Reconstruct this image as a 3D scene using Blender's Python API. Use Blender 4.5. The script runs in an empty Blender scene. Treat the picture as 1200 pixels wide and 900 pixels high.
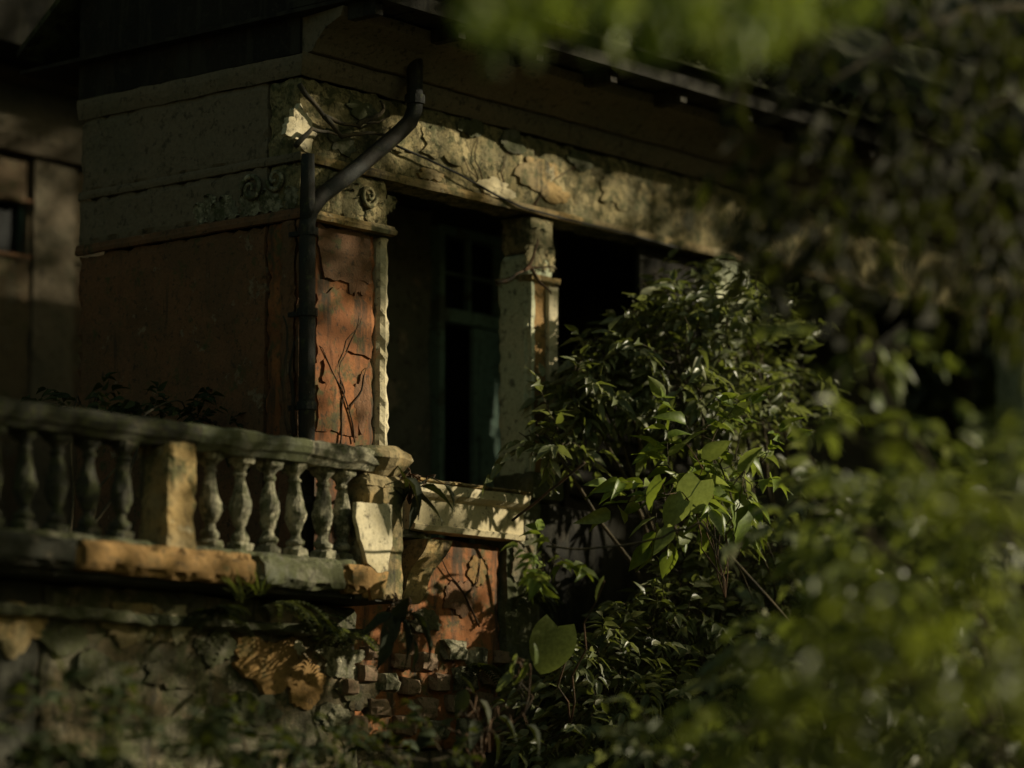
import bpy, math, random
import numpy as np
from math import sin, cos, pi, radians, atan, sqrt
from mathutils import Vector, Matrix, noise
R = random.Random(7)
NR = np.random.RandomState(7)
S = bpy.context.scene
C = S.collection

# ------------------------------------------------------------------ camera
F = 3760.0                                   # focal length in pixels of a 1200 px wide picture
YAW = radians(40); PITCH = atan(530 / F)
FW = Vector((cos(YAW)*cos(PITCH), sin(YAW)*cos(PITCH), sin(PITCH)))
RT = Vector((sin(YAW), -cos(YAW), 0)); UP = RT.cross(FW)
EYE = Vector((-14.64, -14.06, 1.63))
cam = bpy.data.cameras.new('camera'); camo = bpy.data.objects.new('camera', cam); C.objects.link(camo)
camo.matrix_world = Matrix(((RT.x, UP.x, -FW.x, EYE.x), (RT.y, UP.y, -FW.y, EYE.y), (RT.z, UP.z, -FW.z, EYE.z), (0, 0, 0, 1)))
cam.lens = 36 * F / 1200; cam.sensor_width = 36; cam.clip_end = 500; cam.clip_start = .1
cam.dof.use_dof = True; cam.dof.focus_distance = 20.9; cam.dof.aperture_fstop = 0.46; cam.dof.aperture_blades = 0
S.camera = camo

# ------------------------------------------------------------------ light
EL = radians(22); SH = Vector((.75, -.66, 0)).normalized()
SUN = Vector((SH.x*cos(EL), SH.y*cos(EL), sin(EL)))           # towards the sun
w = bpy.data.worlds.new('World'); S.world = w; w.use_nodes = True
nt = w.node_tree; bg = nt.nodes['Background']; sk = nt.nodes.new('ShaderNodeTexSky')
sk.sky_type = 'NISHITA'; sk.sun_disc = False; sk.sun_elevation = EL
sk.sun_rotation = math.atan2(SUN.x, SUN.y); sk.dust_density = 3.0; sk.ozone_density = 0.6
tn = nt.nodes.new('ShaderNodeVectorMath'); tn.operation = 'MULTIPLY'; tn.inputs[1].default_value = (1.0, 1.02, .62)   # the photograph's warm white balance
nt.links.new(sk.outputs[0], tn.inputs[0]); nt.links.new(tn.outputs[0], bg.inputs[0]); bg.inputs[1].default_value = 0.055
sl = bpy.data.lights.new('sun', 'SUN'); sl.energy = 4.8; sl.angle = radians(.55); sl.color = (1, .9, .66)
so = bpy.data.objects.new('sun', sl); C.objects.link(so)
so.rotation_euler = (-SUN).to_track_quat('-Z', 'Y').to_euler()
S.view_settings.view_transform = 'Standard'; S.view_settings.look = 'None'
S.view_settings.exposure = 0.28; S.view_settings.gamma = 1

# ------------------------------------------------------------------ helpers
def at(px, py, d):
    return EYE + (FW*F + RT*(px-600) + UP*(450-py)) / F * d
def on_y(px, py, y):
    r = FW*F + RT*(px-600) + UP*(450-py); return EYE + r * ((y-EYE.y)/r.y)
def on_x(px, py, x):
    r = FW*F + RT*(px-600) + UP*(450-py); return EYE + r * ((x-EYE.x)/r.x)
def proj(p):
    v = Vector(p)-EYE; z = v.dot(FW); return 600+F*v.dot(RT)/z, 450-F*v.dot(UP)/z, z

def props(o, label=None, cat=None, group=None, kind=None):
    if label: o['label'] = label
    if cat: o['category'] = cat
    if group: o['group'] = group
    if kind: o['kind'] = kind
    return o
def thing(name, loc, label, cat, group=None):
    o = bpy.data.objects.new(name, None); C.objects.link(o); o.location = loc; o.empty_display_size = .2
    return props(o, label, cat, group)
def link(name, me, mat, parent=None, label=None):
    o = bpy.data.objects.new(name, me); C.objects.link(o)
    if mat is not None and not me.materials: me.materials.append(mat)
    if parent is not None:
        o.parent = parent
        p = parent; m = Matrix.Identity(4)
        while p is not None: m = Matrix.LocRotScale(p.location, p.rotation_euler, p.scale) @ m if p.parent is None else m; p = p.parent
        if parent.parent is None: o.matrix_parent_inverse = m.inverted()
    if label: o['label'] = label
    return o

class MB:
    def __init__(s): s.v = []; s.f = []
    def add(s, v, f):
        n = len(s.v); s.v += [tuple(a) for a in v]; s.f += [tuple(i+n for i in a) for a in f]
    def tube(s, pts, rad, sides=7, cap=True):
        pts = [Vector(p) for p in pts]; n = len(pts)
        if not hasattr(rad, '__len__'): rad = [rad]*n
        u = None; vs = []
        for i, p in enumerate(pts):
            t = (pts[min(i+1, n-1)]-pts[max(i-1, 0)]).normalized()
            if u is None: u = t.orthogonal().normalized()
            u = (u - t*u.dot(t)).normalized(); b = t.cross(u)
            for k in range(sides):
                a = 2*pi*k/sides; vs.append(p+(u*cos(a)+b*sin(a))*rad[i])
        fs = [(i*sides+k, i*sides+(k+1) % sides, (i+1)*sides+(k+1) % sides, (i+1)*sides+k) for i in range(n-1) for k in range(sides)]
        if cap: fs += [tuple(range(sides))[::-1], tuple(range((n-1)*sides, n*sides))]
        s.add(vs, fs)
    def box(s, x0, x1, y0, y1, z0, z1):
        v = [(x, y, z) for x in (x0, x1) for y in (y0, y1) for z in (z0, z1)]
        s.add(v, [(0, 1, 3, 2), (4, 6, 7, 5), (0, 4, 5, 1), (2, 3, 7, 6), (0, 2, 6, 4), (1, 5, 7, 3)])
    def slab(s, x0, x1, y0, y1, z0, z1, res=.06, amp=.008, sc=6.0, wear=.012):
        """box with subdivided, slightly wavy faces and chipped edges"""
        lo = (x0, y0, z0); hi = (x1, y1, z1)
        n = [max(1, min(160, int((hi[i]-lo[i])/res))) for i in range(3)]
        idx = {}; vs = []; fs = []
        def vid(i, j, k):
            key = (i, j, k)
            if key not in idx:
                p = Vector((lo[0]+(hi[0]-lo[0])*i/n[0], lo[1]+(hi[1]-lo[1])*j/n[1], lo[2]+(hi[2]-lo[2])*k/n[2]))
                q = p.copy()
                if amp:
                    q += noise.noise_vector(p*sc)*amp + noise.noise_vector(p*sc*4)*amp*.35
                ed = [(t == 0) - (t == m) for t, m in zip(key, n)]
                if sum(1 for e in ed if e) >= 2 and wear:
                    c = abs(noise.noise(p*9))*wear*3 + wear*.4
                    q += Vector(ed)*c
                idx[key] = len(vs); vs.append(q)
            return idx[key]
        for a in range(3):
            b, c = (a+1) % 3, (a+2) % 3
            for side in (0, n[a]):
                for i in range(n[b]):
                    for j in range(n[c]):
                        def k(u, v_):
                            t = [0, 0, 0]; t[a] = side; t[b] = u; t[c] = v_; return vid(*t)
                        q = (k(i, j), k(i+1, j), k(i+1, j+1), k(i, j+1))
                        fs.append(q if side else q[::-1])
        s.add(vs, fs)
    def extrude(s, prof, x0, x1, axis='x', res=.08, amp=.006, mitre=0):
        """profile [(out, z)] swept along x (out = -y) or along y (out = -x)"""
        n = max(1, int((x1-x0)/res)); m = len(prof); vs = []
        for i in range(n+1):
            for (o_, z) in prof:
                t = x0+(x1-x0)*i/n
                if i == 0 and mitre: t = x0 - o_*mitre
                p = Vector((t, -o_, z)) if axis == 'x' else Vector((-o_, t, z))
                vs.append(p + noise.noise_vector(p*7)*amp)
        fs = [(i*m+k, i*m+(k+1) % m, (i+1)*m+(k+1) % m, (i+1)*m+k) for i in range(n) for k in range(m)]
        if axis != 'x': fs = [f[::-1] for f in fs]
        a = tuple(range(m)); b = tuple(range(n*m, n*m+m))
        fs += [a[::-1] if axis == 'x' else a, b if axis == 'x' else b[::-1]]
        s.add(vs, fs)
    def lathe(s, prof, seg=16, squares=()):
        vs = []; m = len(prof)
        for i, (r, z) in enumerate(prof):
            for k in range(seg):
                a = 2*pi*(k+.5)/seg
                rr = r
                if i in squares: rr = r / max(abs(cos(a)), abs(sin(a)))
                vs.append((rr*cos(a), rr*sin(a), z))
        fs = [(i*seg+k, i*seg+(k+1) % seg, (i+1)*seg+(k+1) % seg, (i+1)*seg+k) for i in range(m-1) for k in range(seg)]
        fs += [tuple(range(seg))[::-1], tuple(range((m-1)*seg, m*seg))]
        s.add(vs, fs)
    def mesh(s, name, smooth=False):
        me = bpy.data.meshes.new(name); me.from_pydata(s.v, [], s.f); me.update()
        if smooth: me.polygons.foreach_set('use_smooth', [True]*len(me.polygons))
        return me
    def build(s, name, mat, parent=None, label=None, smooth=False):
        return link(name, s.mesh(name, smooth), mat, parent, label)

# ------------------------------------------------------------------ materials
def nodes(name):
    m = bpy.data.materials.new(name); m.use_nodes = True; t = m.node_tree
    return m, t, t.nodes['Principled BSDF']
def N(t, ty, **kw):
    n = t.nodes.new(ty)
    for k, v in kw.items():
        if k.startswith('i_'): n.inputs[k[2:].replace('_', ' ')].default_value = v
        else: setattr(n, k, v)
    return n
def mixc(t, fac, a, b, mode='MIX'):
    m = N(t, 'ShaderNodeMix', data_type='RGBA', blend_type=mode)
    for sck, v in ((m.inputs[0], fac), (m.inputs[6], a), (m.inputs[7], b)):
        if hasattr(v, 'is_linked') or hasattr(v, 'links'): t.links.new(v, sck)
        elif isinstance(v, (int, float)): sck.default_value = v
        else: sck.default_value = (*v, 1)
    return m.outputs[2]
def weathered(name, a, b, chip, moss=.35, streak=.5, chips=.42, sc=1.0, bump=.5, mossc=(.07, .075, .03), soot=(.035, .032, .022), rough=.9, brick=0):
    m, t, p = nodes(name)
    g = N(t, 'ShaderNodeNewGeometry'); pos = g.outputs['Position']
    def noi(scale, det=5, rough_=.6, stretch=None, off=0):
        v = pos
        mp = N(t, 'ShaderNodeMapping'); mp.inputs['Scale'].default_value = stretch or (1, 1, 1); mp.inputs['Location'].default_value = (off, off*1.7, off*.6)
        t.links.new(pos, mp.inputs['Vector']); v = mp.outputs[0]
        n = N(t, 'ShaderNodeTexNoise'); n.inputs['Scale'].default_value = scale; n.inputs['Detail'].default_value = det; n.inputs['Roughness'].default_value = rough_
        t.links.new(v, n.inputs['Vector']); return n.outputs['Fac']
    def ramp(fac, lo, hi):
        r = N(t, 'ShaderNodeMapRange', interpolation_type='SMOOTHSTEP'); t.links.new(fac, r.inputs[0]); r.inputs[1].default_value = lo; r.inputs[2].default_value = hi
        return r.outputs[0]
    def mul(x, k):
        q = N(t, 'ShaderNodeMath', operation='MULTIPLY'); t.links.new(x, q.inputs[0])
        if hasattr(k, 'links'): t.links.new(k, q.inputs[1])
        else: q.inputs[1].default_value = k
        return q.outputs[0]
    off = (sum(ord(c) for c in name) % 97)*.37
    big = noi(1.6*sc, 6, .62, off=off)
    col = mixc(t, ramp(big, .43, .57), a, b)
    ch = noi(3.2*sc, 9, .66, off=off+3)
    chf = ramp(ch, 1-chips-.02, 1-chips+.03)
    col = mixc(t, chf, col, chip)
    fine = noi(38*sc, 4, .7, off=off)
    col = mixc(t, mul(ramp(fine, .35, .75), .45), col, tuple(c*.45 for c in a))
    ms = noi(5.5*sc, 8, .7, off=off+9)
    col = mixc(t, mul(ramp(ms, 1-moss-.1, 1-moss+.04), .85), col, mossc)
    st = noi(1.0, 7, .62, stretch=(7, 7, .9), off=off+5)
    col = mixc(t, mul(ramp(st, 1-streak-.04, 1-streak+.1), .85), col, soot)
    sp = noi(17*sc, 6, .75, off=off+2)
    col = mixc(t, mul(ramp(sp, .54, .64), .7), col, soot)
    t.links.new(col, p.inputs['Base Color']); p.inputs['Roughness'].default_value = rough
    p.inputs['Specular IOR Level'].default_value = .25
    h = N(t, 'ShaderNodeMath', operation='ADD'); t.links.new(mul(chf, -.6), h.inputs[0]); t.links.new(mul(fine, .5), h.inputs[1])
    h2 = N(t, 'ShaderNodeMath', operation='ADD'); t.links.new(h.outputs[0], h2.inputs[0]); t.links.new(mul(ms, .8), h2.inputs[1])
    bp = N(t, 'ShaderNodeBump'); bp.inputs['Strength'].default_value = bump; bp.inputs['Distance'].default_value = .03
    t.links.new(h2.outputs[0], bp.inputs['Height']); t.links.new(bp.outputs[0], p.inputs['Normal'])
    return m
M = {}
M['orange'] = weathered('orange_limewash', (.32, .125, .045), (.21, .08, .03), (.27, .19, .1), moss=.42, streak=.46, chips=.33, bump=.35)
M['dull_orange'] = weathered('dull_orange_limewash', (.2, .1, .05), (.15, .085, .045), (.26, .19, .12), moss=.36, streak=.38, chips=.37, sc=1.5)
M['ochre'] = weathered('ochre_plaster', (.4, .27, .11), (.27, .21, .11), (.5, .42, .26), moss=.42, streak=.42, chips=.38)
M['cream'] = weathered('cream_paint', (.66, .57, .38), (.54, .45, .27), (.32, .25, .14), moss=.26, streak=.3, chips=.2, bump=.25)
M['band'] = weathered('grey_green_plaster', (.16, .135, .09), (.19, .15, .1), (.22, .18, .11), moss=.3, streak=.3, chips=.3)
M['frieze'] = weathered('mottled_plaster', (.36, .29, .14), (.22, .19, .1), (.46, .37, .19), moss=.44, streak=.32, chips=.45, sc=2.2, bump=.9)
M['stone'] = weathered('grey_cast_stone', (.42, .38, .26), (.17, .16, .11), (.6, .54, .38), moss=.45, streak=.4, chips=.42, sc=3, bump=.7)
M['mossy'] = weathered('mossy_render', (.11, .115, .075), (.16, .15, .1), (.2, .17, .11), moss=.5, streak=.4, chips=.3, sc=1.5)
M['column'] = weathered('pale_green_wash', (.5, .53, .36), (.56, .54, .36), (.45, .36, .2), moss=.3, streak=.3, chips=.25)
M['base'] = weathered('stained_base_render', (.15, .135, .09), (.2, .15, .085), (.26, .18, .1), moss=.45, streak=.42, chips=.35, sc=1.2, bump=.8)
M['rust_ochre'] = weathered('orange_ochre_plaster', (.36, .21, .075), (.24, .14, .05), (.4, .3, .15), moss=.36, streak=.32, chips=.25)
M['pink'] = weathered('pinkish_stone', (.3, .2, .13), (.24, .16, .1), (.36, .27, .18), moss=.38, streak=.25, chips=.3, sc=3)
M['inner'] = weathered('dim_inner_plaster', (.2, .19, .14), (.15, .145, .1), (.32, .26, .18), moss=.3, streak=.35)
M['stone_shade'] = weathered('blackened_cast_stone', (.055, .052, .038), (.04, .04, .03), (.1, .085, .055), moss=.45, streak=.45, sc=3)  # darker copy of the stone, shade of the left end put into its colour
M['wing'] = weathered('dull_brown_plaster', (.14, .105, .06), (.12, .08, .045), (.16, .13, .085), moss=.35, streak=.35)
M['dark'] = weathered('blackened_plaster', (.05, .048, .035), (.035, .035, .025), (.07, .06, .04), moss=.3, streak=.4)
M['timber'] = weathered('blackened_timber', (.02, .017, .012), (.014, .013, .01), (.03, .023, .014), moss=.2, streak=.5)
M['tile'] = weathered('mossy_roof_tile', (.016, .013, .01), (.014, .013, .009), (.022, .016, .01), moss=.5, streak=.4)
M['door'] = weathered('dark_green_paint', (.2, .3, .23), (.17, .25, .19), (.12, .13, .09), moss=.2, streak=.4, bump=.2, rough=.75)
M['iron'] = weathered('rusty_iron_pipe', (.018, .02, .017), (.03, .024, .017), (.09, .045, .022), moss=.35, streak=.4, chips=.22, sc=3, rough=.6)
M['soil'] = weathered('dark_soil', (.05, .04, .022), (.04, .035, .02), (.06, .055, .03), moss=.5)
M['bark'] = weathered('brown_bark', (.1, .075, .04), (.07, .055, .03), (.13, .1, .06), moss=.35, sc=4)
M['vine'] = weathered('dry_brown_stem', (.13, .07, .035), (.09, .055, .03), (.14, .1, .06), moss=.2, sc=6)
M['cable'] = weathered('black_cable', (.02, .02, .018), (.02, .02, .018), (.03, .03, .02), moss=.1, sc=6, rough=.6)
M['glass'] = nodes('dark_window_glass')[0]
gp = M['glass'].node_tree.nodes['Principled BSDF']; gp.inputs['Base Color'].default_value = (.01, .012, .012, 1); gp.inputs['Roughness'].default_value = .5; gp.inputs['Specular IOR Level'].default_value = .08

def leafmat(name, a, b, c, trans=.35, rough=.42):
    m, t, p = nodes(name)
    at_ = N(t, 'ShaderNodeAttribute', attribute_name='tint'); oi = N(t, 'ShaderNodeObjectInfo')
    ad = N(t, 'ShaderNodeMath', operation='ADD'); t.links.new(at_.outputs['Fac'], ad.inputs[0]); t.links.new(oi.outputs['Random'], ad.inputs[1])
    fr = N(t, 'ShaderNodeMath', operation='FRACT'); t.links.new(ad.outputs[0], fr.inputs[0])
    cr = N(t, 'ShaderNodeValToRGB'); e = cr.color_ramp.elements
    e[0].color = (*a, 1); e[1].color = (*c, 1); e[1].position = 1; x = cr.color_ramp.elements.new(.55); x.color = (*b, 1)
    t.links.new(fr.outputs[0], cr.inputs[0])
    g = N(t, 'ShaderNodeNewGeometry'); n = N(t, 'ShaderNodeTexNoise'); n.inputs['Scale'].default_value = 45; n.inputs['Detail'].default_value = 4
    t.links.new(g.outputs['Position'], n.inputs['Vector'])
    mr = N(t, 'ShaderNodeMapRange'); t.links.new(n.outputs['Fac'], mr.inputs[0]); mr.inputs[1].default_value = .3; mr.inputs[2].default_value = .7; mr.inputs[3].default_value = .65; mr.inputs[4].default_value = 1.15
    mm = N(t, 'ShaderNodeVectorMath', operation='SCALE'); t.links.new(cr.outputs[0], mm.inputs[0]); t.links.new(mr.outputs[0], mm.inputs['Scale'])
    t.links.new(mm.outputs[0], p.inputs['Base Color']); p.inputs['Roughness'].default_value = rough; p.inputs['Specular IOR Level'].default_value = .18 if rough > .5 else .42
    bp = N(t, 'ShaderNodeBump'); bp.inputs['Strength'].default_value = .25; bp.inputs['Distance'].default_value = .004; t.links.new(n.outputs['Fac'], bp.inputs['Height']); t.links.new(bp.outputs[0], p.inputs['Normal'])
    tr = N(t, 'ShaderNodeBsdfTranslucent'); hs = mixc(t, .6, mm.outputs[0], (.22, .26, .02), 'MIX'); t.links.new(hs, tr.inputs['Color'])
    mx = N(t, 'ShaderNodeMixShader'); mx.inputs[0].default_value = trans
    t.links.new(p.outputs[0], mx.inputs[1]); t.links.new(tr.outputs[0], mx.inputs[2])
    t.links.new(mx.outputs[0], t.nodes['Material Output'].inputs['Surface'])
    return m
M['leaf'] = leafmat('olive_leaf', (.095, .115, .042), (.16, .18, .08), (.32, .32, .19), rough=.36)
M['leaf_bright'] = leafmat('fresh_leaf', (.08, .11, .025), (.12, .155, .04), (.22, .24, .1), trans=.4)
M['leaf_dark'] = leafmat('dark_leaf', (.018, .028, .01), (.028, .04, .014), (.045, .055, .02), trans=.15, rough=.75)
M['leaf_yellow'] = leafmat('yellow_green_leaf', (.05, .065, .01), (.085, .105, .015), (.15, .16, .04), trans=.45)
M['leaf_dull'] = leafmat('dull_grey_green_leaf', (.03, .035, .022), (.04, .045, .028), (.06, .06, .04), trans=.05, rough=.95)
M['leaf_sunny'] = leafmat('sunny_yellow_green_leaf', (.12, .18, .02), (.19, .26, .04), (.32, .36, .13), trans=.45)
M['leaf_brown'] = leafmat('brown_green_leaf', (.014, .015, .008), (.02, .02, .01), (.03, .028, .015), trans=.12, rough=.8)

# ------------------------------------------------------------------ leaves
def leaf_template(rows, fold=.22, droop=.25, shape='oval'):
    v = []; f = []
    ts = [i/rows for i in range(rows+1)]
    for i, t in enumerate(ts):
        if shape == 'oval': wd = sin(pi*min(1, t**.75*1.0))**.9 * (1-.35*t) if 0 < t < 1 else 0
        elif shape == 'heart': wd = 1.1*sin(pi*t**.72)**.68 if 0 < t < 1 else 0
        else: wd = sin(pi*t**.6)*(1-.2*t) if 0 < t < 1 else 0
        wd = max(wd, .0) * .5
        z = -droop*t*t
        wob = .018*sin(i*2.4)
        x = t
        if shape == 'heart': xb = t - .3*(1-t)**3*(1 if i else 0)
        else: xb = x
        v += [(xb, wd, z+fold*wd+wob), (x, 0, z), (xb, -wd, z+fold*wd-wob)]
    for i in range(rows):
        a = i*3; b = a+3
        f += [(a, b, b+1, a+1), (a+1, b+1, b+2, a+2)]
    return np.array(v, float), f
T_LOW, F_LOW = leaf_template(3)
T_MID, F_MID = leaf_template(6)
LEAFMESH = {}
def leafmesh(shape, mat):
    key = (shape, mat)
    if key not in LEAFMESH:
        out = []
        for k in range(3):
            v, f = leaf_template(12 if shape == 'heart' else 6, .15+.12*k, .15+.15*k, shape)
            me = bpy.data.meshes.new('leaf'); me.from_pydata([tuple(a) for a in v], [], f); me.materials.append(M[mat])
            me.polygons.foreach_set('use_smooth', [True]*len(me.polygons)); me.update(); out.append(me)
        LEAFMESH[key] = out
    return LEAFMESH[key]
def frames(P, D, Nn):
    D = D/np.linalg.norm(D, axis=1, keepdims=True)
    Y = np.cross(Nn, D); Y /= np.linalg.norm(Y, axis=1, keepdims=True)+1e-9
    Z = np.cross(D, Y); return D, Y, Z
def leaf_cloud(name, leaves, mat, parent, tmpl=(T_LOW, F_LOW), kind='stuff'):
    """leaves: array rows (px py pz  dx dy dz  nx ny nz  length width)"""
    A = np.array(leaves, float)
    if len(A) == 0: return None
    D, Y, Z = frames(A[:, 0:3], A[:, 3:6], A[:, 6:9])
    T, Fc = tmpl; n = len(A); k = len(T)
    L = A[:, 9][:, None, None]; W = A[:, 10][:, None, None]
    V = A[:, None, 0:3] + D[:, None, :]*T[None, :, 0:1]*L + Y[:, None, :]*T[None, :, 1:2]*W + Z[:, None, :]*T[None, :, 2:3]*L
    V = V.reshape(-1, 3)
    Fq = (np.array(Fc)[None] + (np.arange(n)*k)[:, None, None]).reshape(-1, 4)
    me = bpy.data.meshes.new(name); me.vertices.add(len(V)); me.vertices.foreach_set('co', V.ravel())
    me.loops.add(Fq.size); me.loops.foreach_set('vertex_index', Fq.ravel().astype(np.int32))
    me.polygons.add(len(Fq)); me.polygons.foreach_set('loop_start', np.arange(0, Fq.size, 4, dtype=np.int32)); me.polygons.foreach_set('loop_total', np.full(len(Fq), 4, dtype=np.int32))
    me.update(calc_edges=True); me.validate()
    at_ = me.attributes.new('tint', 'FLOAT', 'POINT')
    if len(me.vertices) == n*k: at_.data.foreach_set('value', np.repeat(NR.rand(n), k))
    o = link(name, me, M[mat], parent)
    if kind: o['kind'] = kind
    return o
def leaf_objects(leaves, mat, parent, shape='oval'):
    A = np.array(leaves, float); D, Y, Z = frames(A[:, 0:3], A[:, 3:6], A[:, 6:9])
    ms = leafmesh(shape, mat); pl = np.array(parent.location)
    for i in range(len(A)):
        o = bpy.data.objects.new('leaf', ms[i % 3]); C.objects.link(o); o.parent = parent
        L, W = A[i, 9], A[i, 10]; p = A[i, :3]-pl
        o.matrix_local = Matrix(((D[i, 0]*L, Y[i, 0]*W, Z[i, 0]*L, p[0]), (D[i, 1]*L, Y[i, 1]*W, Z[i, 1]*L, p[1]), (D[i, 2]*L, Y[i, 2]*W, Z[i, 2]*L, p[2]), (0, 0, 0, 1)))
def rv(s=1.0): return Vector((R.gauss(0, s), R.gauss(0, s), R.gauss(0, s)))
def sprig(mb, leaves, p, d, length, n, L, W, droop=.3, r=.004, jit=.45, curl=.5):
    """a twig with alternate leaves"""
    p = Vector(p); d = Vector(d).normalized(); pts = [p.copy()]; k = max(4, n)
    for i in range(k):
        d = (d + rv(.10) + Vector((0, 0, -droop/k*1.2))).normalized()
        p = p + d*(length/k); pts.append(p.copy())
        side = d.cross(Vector((0, 0, 1)))
        side = side.normalized() if side.length > .05 else Vector((1, 0, 0))
        sg = 1 if i % 2 else -1
        ld = (d*.6 + side*sg*.8 + rv(jit*.5) + Vector((0, 0, -.25))).normalized()
        nn = (Vector((0, 0, .7)) + SUN*.7 - FW*.25 + rv(jit) + side*sg*.2)
        s_ = L*R.uniform(.45, 1.25)
        leaves.append((*p, *ld, *nn, s_, s_*W/L*R.uniform(.85, 1.15)))
    leaves.append((*p, *(d+Vector((0, 0, -.2))), *(Vector((0, 0, 1))+rv(jit)), L, W))
    mb.tube(pts, [r*(1-.7*i/k) for i in range(k+1)], 4)
def bend(a, b, sag, n=10, wob=.04):
    a = Vector(a); b = Vector(b); out = []
    for i in range(n+1):
        t = i/n; q = a.lerp(b, t); q.z += sag*4*t*(1-t)
        if 0 < i < n: q += rv(wob)
        out.append(q)
    return out
def plant(name, base, clusters, label, cat, mat, L=.11, W=.05, group=None, nleaf=8, slen=.35, parts=300, ok=None, dirs=None, hang=False, stem=.03, jit=.45, shape='oval', bark='bark', foliname='foliage', droop=.3, stems=True):
    """clusters: (px, py, depth, rx, ry, n_sprigs); depth spread in metres = rz"""
    t = thing(name, base, label, cat, group)
    tw = MB(); br = MB(); leaves = []
    for cl in clusters:
        px, py, dep, rx, ry, ns = cl[:6]; rz = cl[6] if len(cl) > 6 else .5
        cen = at(px, py, dep)
        if stems:
            mid = Vector(base).lerp(cen, .5) + Vector((0, 0, .3 if not hang else .5)) + rv(.1)
            path = [Vector(base), Vector(base).lerp(mid, .5)+rv(.05), mid, mid.lerp(cen, .6)+rv(.05), cen]
            path = [p for p in bend(path[0], path[2], .15, 6, .03)] + [p for p in bend(path[2], path[4], .08, 6, .03)][1:]
            nn_ = len(path); br.tube(path, [stem*(1-.75*i/nn_) for i in range(nn_)], 7)
        k = F/dep
        for _ in range(ns):
            a = R.uniform(0, 2*pi); q = sqrt(R.random())
            off = RT*(q*cos(a)*rx/k) + UP*(q*sin(a)*ry/k) + FW*R.uniform(-rz, rz)
            p0 = cen + off*.82
            if ok is not None and not ok(*proj(p0)[:2]): continue
            d = off.normalized()*.8 + rv(.5)
            if dirs is not None: d = Vector(dirs)+rv(.45)
            elif hang: d = Vector((0, 0, -1)) + rv(.3)
            else: d += Vector((0, 0, .25)) - RT*.25
            if ok is not None:
                tip = proj(p0 + d.normalized()*slen*.9)
                if not ok(tip[0], tip[1]): d = -d; tip = proj(p0 + d.normalized()*slen*.9)
                if not ok(tip[0], tip[1]): continue
            sprig(tw, leaves, p0, d, slen*R.uniform(.6, 1.1), nleaf, L, W, jit=jit, droop=droop)
            if R.random() < .25: tw.tube(bend(p0, cen+rv(.05), -.03, 4, .01), .005, 4)
    if br.v: br.build('branch', M[bark], t, smooth=True)
    tw_o = tw.build('twig', M[bark], t); tw_o['kind'] = 'stuff'
    A = np.array(leaves)
    dep = (A[:, :3]-np.array(EYE))@np.array(FW)
    u = 600+F*((A[:, :3]-np.array(EYE))@np.array(RT))/dep; v_ = 450-F*((A[:, :3]-np.array(EYE))@np.array(UP))/dep
    inn = (u > -10) & (u < 1210) & (v_ > -10) & (v_ < 910)
    score = np.where(inn, A[:, 9]/dep, -1) * (1 - .5*(dep > np.median(dep)))
    order = np.argsort(-score)
    pick = [i for i in order[:parts] if score[i] > 0]
    rest = np.ones(len(A), bool); rest[pick] = False
    if len(pick): leaf_objects(A[pick], mat, t, shape)
    if rest.any(): leaf_cloud(foliname, A[rest], mat, t, (T_MID, F_MID) if shape == 'oval' else leaf_template(5, .2, .25, shape))
    return t

# ================================================================== setting
def sheet(name, x0, x1, y0, y1, n, fz, mat):
    mb = MB(); vs = []
    for i in range(n+1):
        for j in range(n+1):
            x = x0+(x1-x0)*i/n; y = y0+(y1-y0)*j/n; vs.append((x, y, fz(x, y)))
    mb.add(vs, [(i*(n+1)+j, (i+1)*(n+1)+j, (i+1)*(n+1)+j+1, i*(n+1)+j+1) for i in range(n) for j in range(n)])
    o = mb.build(name, mat, smooth=True); o['kind'] = 'structure'; return o
def gz(x, y):
    r = max(0, x-12, y-11)
    return noise.noise(Vector((x*.3, y*.3, 0)))*.12 + min(26, r*.75) + (noise.noise(Vector((x*.12, y*.12, 4)))*2.5 if r > 1 else 0)*min(1, r/6) - .05
sheet('ground', -90, 90, -90, 90, 150, gz, M['soil'])

# ================================================================== house
H = thing('derelict_house', (0, 0, 0), 'derelict two-tone plaster house corner with dark loggia openings and peeling orange walls', 'house')
def sl(name, mat, *a, label=None, parent=H, **kw):
    mb = MB(); mb.slab(*a, **kw); return mb.build(name, M[mat], parent, label)
# front (facing -y)
sl('wall', 'orange', .0, .745, .02, .30, 3.2, 5.56, res=.05, amp=.010, label='lit orange wall bay right of the drainpipe')
sl('wall', 'orange', .46, 2.02, .02, .28, 2.2, 3.60, res=.05, amp=.012, label='orange wall under the loggia sill')
sl('wall', 'mossy', 2.022, 2.40, -.03, .28, 2.2, 3.92, res=.06, amp=.02, label='mossy grey green pier base right of the sill')
sl('wall', 'timber', 2.405, 9.5, .0, .28, 0, 3.92, res=.12, amp=.02)  # near-black colour stands in for the shade of an opening beneath
sl('wall', 'base', .3, 2.02, .06, .3, 0, 2.2, res=.1, amp=.02)
sl('corner_strip', 'cream', .747, .85, -.02, .26, 4.12, 5.55, res=.04, amp=.004, label='narrow cream painted pilaster edging the dark opening')
sl('pilaster', 'dull_orange', -.03, .085, -.025, .018, 3.2, 5.56, res=.04, amp=.008)
# left facade (facing -x)
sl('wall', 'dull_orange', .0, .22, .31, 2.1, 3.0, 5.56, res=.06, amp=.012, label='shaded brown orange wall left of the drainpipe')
sl('wall', 'dark', .22, 9.5, 1.95, 2.1, 2.8, 6.9, res=.25, amp=.01)
sl('pilaster', 'dull_orange', -.03, .0, .02, .16, 3.2, 5.56, res=.04, amp=.008)
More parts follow.
